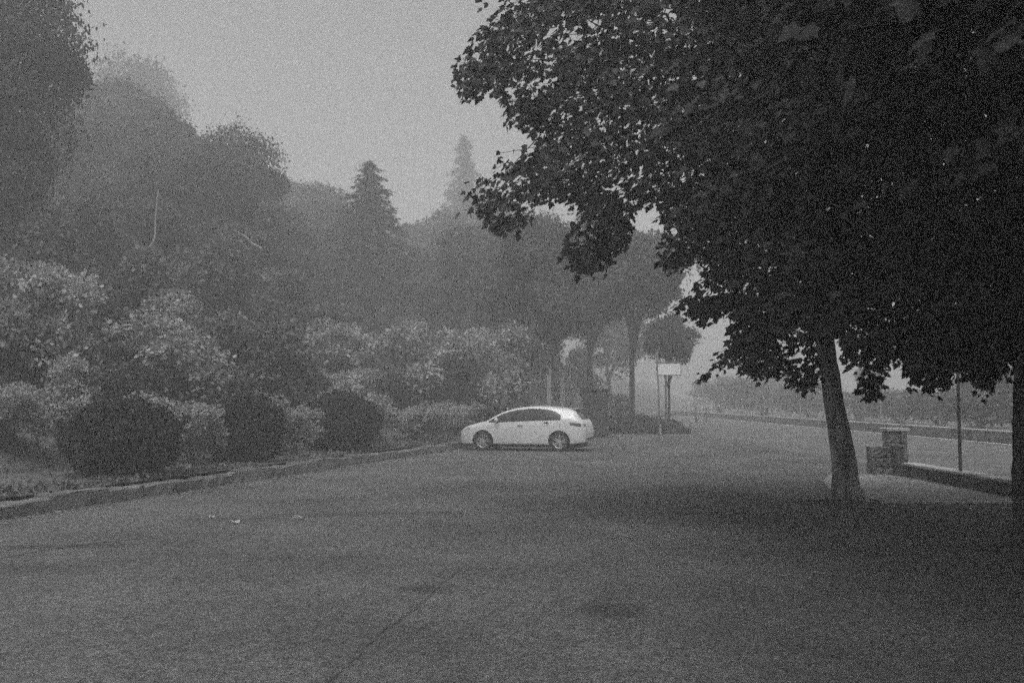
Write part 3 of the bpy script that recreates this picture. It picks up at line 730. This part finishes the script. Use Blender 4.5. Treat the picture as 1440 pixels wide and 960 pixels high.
# ------------------------------------------------------------------ ground cover and litter (nobody could count it)
n = 26000; r = np.random.default_rng(77)
s_ = r.uniform(-10, 42, n); t_ = .1 + 9 * r.random(n) ** 1.7
xy = K0 + KU * s_[:, None] + KN * t_[:, None]; pos = np.array([(x, y, terrain(x, y)) for x, y in xy]); patch = np.sin(xy[:, 0] * 1.7) + np.cos(xy[:, 1] * 1.3) + r.normal(0, .6, n)
pos = pos[patch > -.4]; m = len(pos); pos[:, 2] += r.random(m) * .04
tip = r.normal(0, .7, (m, 3)); tip[:, 2] = .25 + np.abs(tip[:, 2])
me = cloud('ground_cover', leaf_frames(pos, tip, np.array([0, 0, 1.]) + r.normal(0, .6, (m, 3)), r.uniform(.05, .13, m)), KITE)
tag(mobj('ground_cover', me, M['cover']), 'low tangled plants covering the foot of the slope', 'plants', kind='stuff')
n = 5200; s_ = r.uniform(-10, 36, n); t_ = -.17 - np.abs(r.normal(0, .28, n)); xy = K0 + KU * s_[:, None] + KN * t_[:, None]
p2 = np.stack([r.uniform(-9, 9, 420), r.uniform(3.5, 30, 420)], 1); p3 = np.array([5.3, 15.4]) + r.normal(0, 1, (900, 2)) * np.array([1.2, .5])
xy = np.concatenate([xy, p2, p3]); keep = (xy - K0) @ KN < -.17; xy = xy[keep]; m = len(xy)
pos = np.concatenate([xy, np.full((m, 1), .008)], 1); pos[:, 2] += r.random(m) * .02
tip = r.normal(0, 1, (m, 3)); tip[:, 2] *= .12
me = cloud('leaf_litter', leaf_frames(pos, tip, np.array([0, 0, 1.]) + r.normal(0, .2, (m, 3)), r.uniform(.015, .045, m)), OVAL, .1)
tag(mobj('leaf_litter', me, M['litter']), 'small dry leaves and grit lying along the kerb and on the asphalt', 'leaf litter', kind='stuff')

# three scraps of pale litter on the asphalt
def scrap(label, px, py, w_, seed):
    r2 = random.Random(seed); p = gp(px, py); bm = bmesh.new(); g = 5; vs = {}
    for i in range(g):
        for j in range(g):
            vs[i, j] = bm.verts.new(((i / (g-1) - .5) * w_ + r2.uniform(-1, 1) * w_ * .08, (j / (g-1) - .5) * w_ * .8, .012 + abs(r2.gauss(0, .32)) * w_ * .7))
    for i in range(g - 1):
        for j in range(g - 1): bm.faces.new((vs[i,j], vs[i+1,j], vs[i+1,j+1], vs[i,j+1]))
    bmesh.ops.solidify(bm, geom=bm.faces[:], thickness=.003)
    o = mobj('paper_scrap', bm_mesh('paper_scrap', bm), M['paper']); o.location = p; tag(o, label, 'litter', 'pale scraps on the asphalt')
scrap('small pale scrap on the asphalt, leftmost of three', 298, 728, .07, 1)
scrap('crumpled pale scrap on the asphalt, the lowest and middle of three', 331, 736, .10, 2)
scrap('pale crumpled scrap on the asphalt, rightmost of three', 419, 730, .11, 3)

# ------------------------------------------------------------------ things at the far end of the car park
def signboard():
    d = 48.5; g = empty('sign_board', (wx(936, d), d, 0)); tag(g, 'pale rectangular sign board on a tall pole at the far end of the car park', 'sign')
    mobj('pole', post_mesh(wz(509, d), .05), M['metal'], g)
    z0, z1 = wz(527, d), wz(511.5, d)
    mobj('panel', box_mesh('panel', -.42, .72, -.09, -.055, z0, z1, .008), M['sign_face'], g)
    mobj('frame', box_mesh('frame', -.45, .75, -.052, -.02, z0 - .03, z1 + .03, .006), M['metal'], g)
    mobj('top_rail', box_mesh('top_rail', -.5, .8, -.06, .02, z1 + .034, z1 + .09, .006), M['sign_back'], g)
signboard()
d = 46.0; g = empty('lamp_post', (wx(926, d), d, 0)); tag(g, 'thin crooked pole standing just left of the white sign', 'pole')
bm = bmesh.new(); pp = [(wx(a, d) - wx(926, d), 0, z) for a, z in ((925, -.1), (926.5, 1.2), (925.5, 2.4), (924, 3.3), (924.5, wz(492, d)))]
tube(bm, pp, [.05, .045, .04, .035, .03], 8); mobj('shaft', bm_mesh('shaft', bm, True), M['sign_back'], g)
bm = bmesh.new(); tube(bm, [pp[-1], (pp[-1][0] + .12, -.02, pp[-1][2] + .06)], [.03, .02], 8); mobj('tip', bm_mesh('tip', bm, True), M['sign_back'], g)

# dark cabinet behind the car
d = 43.0; g = empty('service_cabinet', (wx(837, d), d, 0)); tag(g, 'dark boxy cabinet standing just behind the rear of the white car', 'cabinet')
H = wz(546, d); mobj('body', box_mesh('body', -.52, .52, -.4, .4, -.05, H - .1, .02), M['dark_paint'], g)
mobj('roof', box_mesh('roof', -.58, .58, -.46, .46, H - .098, H, .02), M['dark_paint'], g)
for sx in (-.5, .01):
    dr = mobj('door', box_mesh('door', sx, sx + .49, -.425, -.402, .1, H - .2, .006), M['dark_paint'], g)
    mobj('handle', box_mesh('handle', sx + (.42 if sx < 0 else .04), sx + (.45 if sx < 0 else .07), -.45, -.427, .9, 1.05, .004), M['metal'], dr)

# narrow notice panel behind the car's bonnet
d = 41.0; g = empty('notice_panel', (wx(708, d), d, terrain(wx(708, d), d))); tag(g, 'narrow pale upright notice panel on a post behind the white car', 'sign')
z0 = wz(570, d) - g.location.z; z1 = wz(546, d) - g.location.z
mobj('post', post_mesh(z1, .03), M['metal'], g)
pn = mobj('panel', box_mesh('panel', -.15, .15, -.06, -.035, z0, z1, .006), M['concrete'], g)
for k in range(4):
    zz = z0 + (z1 - z0) * (.18 + .2 * k); mobj('printed_line', box_mesh('printed_line', -.11, .11 - .04 * (k % 2), -.064, -.061, zz, zz + .045), M['sign_ink'], pn)

for px, top, lab in ((772, 514, 'left one of two tall pale concrete posts behind the white car'), (791, 520, 'right one of two tall pale concrete posts behind the white car')):
    d = 58.0; g = empty('concrete_post', (wx(px, d), d, 0)); tag(g, lab, 'post', 'pale posts behind the car')
    h = wz(top, d); mobj('shaft', box_mesh('shaft', -.13, .13, -.13, .13, -.1, h - .12, .015), M['concrete'], g); mobj('cap', box_mesh('cap', -.17, .17, -.17, .17, h - .118, h, .02), M['concrete'], g)

d = 72.0; g = empty('roadside_cabinet', (wx(985, d), d, 0)); tag(g, 'pale square cabinet on short legs far down the road', 'cabinet')
z0, z1 = wz(573, d), wz(556, d)
mobj('body', box_mesh('body', -.5, .5, -.2, .2, z0, z1, .02), M['concrete'], g)
mobj('lid', box_mesh('lid', -.55, .55, -.25, .25, z1 + .002, z1 + .06, .01), M['concrete'], g)
for sx in (-.4, .34): mobj('leg', box_mesh('leg', sx, sx + .08, -.06, .06, -.05, z0 - .002, .004), M['metal'], g)

d = 48.0; g = empty('bollard', (wx(927, d), d, 0)); tag(g, 'short pale bollard at the foot of the crooked pole', 'bollard')
bm = bmesh.new(); tube(bm, [(0,0,-.05), (0,0,.1), (0,0,.42), (0,0,.47), (0,0,.49)], [.09, .075, .07, .05, .02], 12); mobj('shaft', bm_mesh('shaft', bm, angle=40), M['concrete'], g)
bm = bmesh.new(); tube(bm, [(0,0,.3), (0,0,.36)], [.078, .078], 12); mobj('band', bm_mesh('band', bm, angle=40), M['sign_back'], g)

# low hedge on the tip of the planted island: leaf cloud on a long mound
d = 49.5; X0, X1 = wx(812, d), wx(962, d); g = empty('low_hedge', ((X0 + X1) / 2, d, 0)); tag(g, 'low dark hedge at the far end, right of the white car', 'hedge')
n = 12000; r = np.random.default_rng(9); L2 = (X1 - X0) / 2; u = r.uniform(-1, 1, n); a = r.uniform(0, math.pi, n)
hh = .72 * np.sqrt(np.clip(1 - (np.abs(u) ** 2.6), .02, 1)) * (1 + .1 * np.sin(u * 9)); q = r.uniform(.8, 1.05, n)
pos = np.stack([u * L2, np.cos(a) * 1.4 * q, np.sin(a) * hh * q], 1); dv = np.stack([u * .2, np.cos(a), np.sin(a)], 1)
tag(mobj('foliage', cloud('foliage', leaf_frames(pos, dv + r.normal(0, .6, (n, 3)), dv + r.normal(0, .5, (n, 3)), r.uniform(.09, .18, n)), OVAL), M['leaf_mid'], g), kind='stuff')
bm = bmesh.new()
for k in range(14):
    x = random.uniform(-.85, .85) * L2; tube(bm, [(x, 0, -.05), (x + random.uniform(-.15, .15), random.uniform(-.3, .3), .45), (x + random.uniform(-.3, .3), random.uniform(-.6, .6), .6)], [.03, .02, .01], 5, cap=False)
mobj('stems', bm_mesh('stems', bm), M['bark_dark'], g)

# ------------------------------------------------------------------ the white hatchback
def build_car():
    d = 32.6; X = wx(741, d); root = empty('parked_car', (X, d, 0), R(-16)); root.scale = (.975, .975, .975); tag(root, 'white five-door hatchback parked facing left beside the kerb', 'car')
    # station: x, bottom z, top z, half width, shoulder z, roof-edge half width
    st = [(-2.157,.30,.60,.50,.56,.36),(-2.12,.24,.69,.64,.61,.46),(-2.02,.20,.765,.745,.66,.55),(-1.85,.19,.835,.82,.72,.61),(-1.55,.19,.92,.865,.80,.64),(-1.22,.19,1.0,.882,.89,.66),
          (-.95,.19,1.145,.886,.915,.66),(-.60,.19,1.305,.888,.935,.65),(-.16,.19,1.415,.888,.95,.63),(.25,.19,1.458,.888,.965,.615),(.60,.19,1.468,.888,.98,.61),(1.0,.19,1.452,.886,1.0,.60),(1.35,.20,1.415,.88,1.025,.58),
          (1.62,.21,1.385,.87,1.02,.58),(1.80,.23,1.305,.86,1.0,.59),(1.94,.25,1.15,.845,.96,.60),(2.05,.27,1.0,.80,.89,.60),(2.125,.29,.84,.71,.75,.52),(2.157,.33,.66,.56,.60,.40)]
    S = smooth_path(st, 76)
    def section(s):
        x, zb, zt, wd, zs, wr = s; zr = zt - .035
        half = [(0, zb), (wd * .6, zb), (wd * .93, zb + .02), (wd * .985, zb + .10), (wd * 1.0, zb + (zs - zb) * .45), (wd * .995, zb + (zs - zb) * .7), (wd * .965, zs),
                (wd * .965 + (wr - wd * .965) * .34, zs + (zr - zs) * .42), (wd * .965 + (wr - wd * .965) * .70, zs + (zr - zs) * .78), (wr, zr), (wr * .62, zt - .008), (0, zt)]
        return smooth_path(half, 34)
    bm = bmesh.new(); rings = []
    for s in S:
        h = section(s); pts = [(s[0], y, z) for y, z in h] + [(s[0], -y, z) for y, z in h[1:-1][::-1]]
        rings.append([bm.verts.new(p) for p in pts])
    n = len(rings[0])
    for a, b in zip(rings, rings[1:]):
        for k in range(n): bm.faces.new((a[k], a[(k+1) % n], b[(k+1) % n], b[k]))
    bm.faces.new(rings[0][::-1]); bm.faces.new(rings[-1])
    bmesh.ops.recalc_face_normals(bm, faces=bm.faces)
    bvh = BVHTree.FromBMesh(bm)
    body = bpy.data.meshes.new('body'); bm.to_mesh(body); bm.free(); body.materials.append(M['paint'])
    bo = mobj('body', body, None, root)
    AX = [(-1.277, .316), (1.301, .316)]
    cut = bmesh.new()
    for ax, az in AX:
        for sgn in (-1, 1):
            bmesh.ops.create_cone(cut, cap_ends=True, segments=36, radius1=.365, radius2=.365, depth=.5, matrix=Matrix.Translation((ax, sgn * .84, az)) @ Matrix.Rotation(R(90), 4, 'X'))
    co = mobj('cutter', bm_mesh('cutter', cut), M['plastic'], root)
    md = bo.modifiers.new('arch', 'BOOLEAN'); md.operation = 'DIFFERENCE'; md.object = co; md.solver = 'EXACT'
    dg = bpy.context.evaluated_depsgraph_get(); me = bpy.data.meshes.new_from_object(bo.evaluated_get(dg)); bo.modifiers.clear(); bo.data = me
    me.polygons.foreach_set('use_smooth', [True] * len(me.polygons)); me.set_sharp_from_angle(angle=R(32))
    bpy.data.objects.remove(co, do_unlink=True)
    def side(x, z, sg, off):
        h = bvh.ray_cast(Vector((x, sg * 3, z)), Vector((0, -sg, 0)))
        return Vector((x, h[0].y + sg * off, z)) if h[0] else Vector((x, sg * .6, z))
    def front(y, z, sg, off):
        h = bvh.ray_cast(Vector((sg * 4, y, z)), Vector((-sg, 0, 0)))
        return Vector((h[0].x + sg * off, y, z)) if h[0] else Vector((0, y, z))
    def patch(name, xs, lo, hi, sg, off, mat, parent, fn, m=8, thick=.012):
        bm = bmesh.new(); g = []
        for x, a, b in zip(xs, lo, hi): g.append([bm.verts.new(fn(x, a + (b - a) * k / m, sg, off)) for k in range(m + 1)])
        for p, q in zip(g, g[1:]):
            for k in range(m): bm.faces.new((p[k], q[k], q[k+1], p[k+1]))
        bmesh.ops.recalc_face_normals(bm, faces=bm.faces)
        ex = bmesh.ops.extrude_face_region(bm, geom=bm.faces[:]); dv = Vector((0, -sg * thick, 0)) if fn is side else Vector((-sg * thick, 0, 0))
        bmesh.ops.translate(bm, verts=[v for v in ex['geom'] if isinstance(v, bmesh.types.BMVert)], vec=dv)
        return mobj(name, bm_mesh(name, bm, angle=35), M[mat], parent)
    gt = np.array([(-1.12,.945),(-.9,1.075),(-.6,1.22),(-.16,1.33),(.25,1.375),(.60,1.378),(.95,1.342),(1.2,1.265),(1.38,1.14)])
    belt = lambda x: .92 + (x + 1.1) * .04
    def glass(x0, x1, sg, nm='side_window'):
        xs = np.linspace(x0, x1, 14); hi = np.interp(xs, gt[:, 0], gt[:, 1]); lo = np.minimum(np.array([belt(x) for x in xs]), hi - .01)
        return patch(nm, xs, lo, hi, sg, .006, 'glass_dark', root, side)
    for sg in (-1, 1):
        d1 = patch('door', np.linspace(-.86, .17, 16), [.29] * 16, [belt(x) - .025 for x in np.linspace(-.86, .17, 16)], sg, .005, 'paint', root, side, 10)
        h1 = side(.02, .84, sg, .03); mobj('handle', box_mesh('handle', h1.x - .1, h1.x + .08, h1.y - .018, h1.y + .018, .83, .86, .008), M['paint'], d1)
        xs = np.linspace(.19, 1.02, 14); lo = [max(.29, .316 + math.sqrt(max(0, .40**2 - (x - 1.301)**2))) if abs(x - 1.301) < .40 else .29 for x in xs]
        d2 = patch('door', xs, lo, [belt(x) - .025 for x in xs], sg, .005, 'paint', root, side, 10)
        h1 = side(.88, .93, sg, .025); mobj('handle', box_mesh('handle', h1.x - .07, h1.x + .07, h1.y - .015, h1.y + .015, .92, .95, .007), M['plastic'], d2)
        glass(-1.10, .15, sg); glass(.205, 1.35, sg)
        xs = np.linspace(.15, .205, 3); patch('pillar_trim', xs, [belt(x) for x in xs], np.interp(xs, gt[:, 0], gt[:, 1]), sg, .004, 'plastic', root, side)
        patch('sill_trim', np.linspace(-.86, .9, 12), [.205] * 12, [.275] * 12, sg, .012, 'paint', root, side, 2)
        # mirror
        mp = side(-.80, 1.0, sg, .11); mb = bmesh.new(); bmesh.ops.create_uvsphere(mb, u_segments=14, v_segments=10, radius=1, matrix=Matrix.Translation(mp) @ Matrix.Diagonal((.07, .11, .075, 1)))
        mo = mobj('mirror', bm_mesh('mirror', mb, True), M['paint'], root)
        a = side(-.80, .95, sg, -.01); mb = bmesh.new(); tube(mb, [a, mp - Vector((0, 0, .03))], [.025, .02], 6); mobj('mirror_arm', bm_mesh('mirror_arm', mb), M['plastic'], mo)
        # head and tail lamps wrap round the corners
        patch('headlight', np.linspace(-2.06, -1.72, 10), np.linspace(.63, .70, 10), np.linspace(.66, .79, 10), sg, .006, 'lamp', root, side, 5)
        patch('taillight', np.linspace(1.66, 2.02, 10), np.linspace(.86, .80, 10), np.linspace(.94, .90, 10), sg, .008, 'lamp_red', root, side, 5)
        ys = np.linspace(.50 * sg, .74 * sg, 7); patch('taillight', ys, [.80] * 7, [.90] * 7, 1, .006, 'lamp_red', root, front, 4)
    # windscreen, rear glass, plate, grilles
    ys = np.linspace(-.62, .62, 17); cv = lambda y: 1 - (y / .62) ** 2
    patch('windscreen', ys, [1.0 - .03 * (1 - cv(y)) for y in ys], [1.355 - .05 * (y / .62) ** 2 for y in ys], -1, .006, 'glass_dark', root, front, 10)
    ys = np.linspace(-.60, .60, 17)
    patch('rear_window', ys, [1.04] * 17, [1.315 - .06 * (y / .6) ** 2 for y in ys], 1, .006, 'glass_dark', root, front, 8)
    sp = bmesh.new(); box(sp, 1.58, 1.86, -.52, .52, 1.362, 1.388); bmesh.ops.bevel(sp, geom=sp.edges[:], offset=.012, segments=2, affect='EDGES'); mobj('roof_spoiler', bm_mesh('roof_spoiler', sp, angle=40), M['paint'], root)
    ys = np.linspace(-.26, .26, 5); patch('number_plate', ys, [.60] * 5, [.71] * 5, 1, .012, 'plate', root, front, 2)
    ys = np.linspace(-.60, .60, 9); patch('bumper_insert', ys, [.36] * 9, [.44] * 9, 1, .008, 'plastic', root, front, 2)
    ys = np.linspace(-.44, .44, 9); patch('grille', ys, [.36] * 9, [.48] * 9, -1, .008, 'plastic', root, front, 2); patch('grille', ys, [.56] * 9, [.60] * 9, -1, .008, 'plastic', root, front, 2)
    # wheels
    def lathe(prof, nseg, y=0):
        b = bmesh.new(); rr = []
        for rad, yy in prof: rr.append([b.verts.new((rad * math.cos(6.28318 * k / nseg), yy, rad * math.sin(6.28318 * k / nseg))) for k in range(nseg)])
        for p, q in zip(rr, rr[1:]):
            for k in range(nseg): b.faces.new((p[k], p[(k+1) % nseg], q[(k+1) % nseg], q[k]))
        return b
    tyre = bm_mesh('tyre', lathe([(.205, -.10), (.25, -.112), (.295, -.108), (.312, -.085), (.316, 0), (.312, .085), (.295, .108), (.25, .112), (.205, .10), (.205, -.10)], 36), angle=45); tyre.materials.append(M['rubber'])
    b = lathe([(.213, -.095), (.203, -.105), (.192, -.095), (.188, .02), (.188, .09), (.213, .09)], 36)
    for k in range(5):
        a = 6.28318 * k / 5 + .3; ca, sa = math.cos(a), math.sin(a)
        for o_ in (-.028, .028):
            q = [b.verts.new((ca * rr - sa * (o_ * f + hw), yy, sa * rr + ca * (o_ * f + hw))) for rr, yy, f in ((.03, -.085, .6), (.195, -.092, 1.3)) for hw in (-.017, .017)]
            q2 = [b.verts.new(v.co + Vector((0, .03, 0))) for v in q]
            for f in ((0, 1, 3, 2),): b.faces.new([q[i] for i in f]); b.faces.new([q2[i] for i in f[::-1]])
            for i, j in ((0, 1), (1, 3), (3, 2), (2, 0)): b.faces.new((q[i], q[j], q2[j], q2[i]))
    bmesh.ops.create_cone(b, cap_ends=True, segments=20, radius1=.05, radius2=.05, depth=.03, matrix=Matrix.Translation((0, -.085, 0)) @ Matrix.Rotation(R(90), 4, 'X'))
    rim = bm_mesh('rim', b, angle=35); rim.materials.append(M['alloy'])
    b = bmesh.new(); bmesh.ops.create_cone(b, cap_ends=True, segments=30, radius1=.187, radius2=.187, depth=.02, matrix=Matrix.Translation((0, -.03, 0)) @ Matrix.Rotation(R(90), 4, 'X'))
    disc = bm_mesh('brake_disc', b); disc.materials.append(M['plastic'])
    for ax, az in AX:
        for sg in (-1, 1):
            wl = empty('wheel', (ax, sg * .765, az)); wl.parent = root; wl.rotation_euler = (0, random.uniform(0, 1), 0 if sg < 0 else math.pi)
            mobj('tyre', tyre, None, wl); mobj('rim', rim, None, wl); mobj('brake_disc', disc, None, wl)
    b = bmesh.new(); box(b, -1.95, 1.95, -.57, .57, .12, .4); mobj('underbody', bm_mesh('underbody', b), M['plastic'], root)
    b = bmesh.new(); tube(b, [(2.02, -.45, .24), (2.14, -.45, .24)], [.03, .03], 10); mobj('exhaust', bm_mesh('exhaust', b), M['metal'], root)
build_car()

# ------------------------------------------------------------------ the fog: one even volume round everything
m = bpy.data.materials.new('haze'); m.use_nodes = True; n_ = m.node_tree.nodes; n_.clear()
pv = n_.new('ShaderNodeVolumePrincipled'); om = n_.new('ShaderNodeOutputMaterial'); m.node_tree.links.new(pv.outputs[0], om.inputs['Volume'])
pv.inputs['Color'].default_value = (.93, .93, .93, 1); pv.inputs['Density'].default_value = HAZE; pv.inputs['Density Attribute'].default_value = ''
pv.inputs['Anisotropy'].default_value = 0.1
try: m.cycles.homogeneous_volume = True
except Exception: pass
top = max((o.matrix_world @ Vector(c)).z for o in sc.objects if o.type == 'MESH' for c in o.bound_box) if False else 38.0
ho = mobj('haze', box_mesh('haze', -300, 300, -35, 300, -1.0, top), m); tag(ho, 'thin fog filling the air of the whole place', 'fog', kind='stuff')
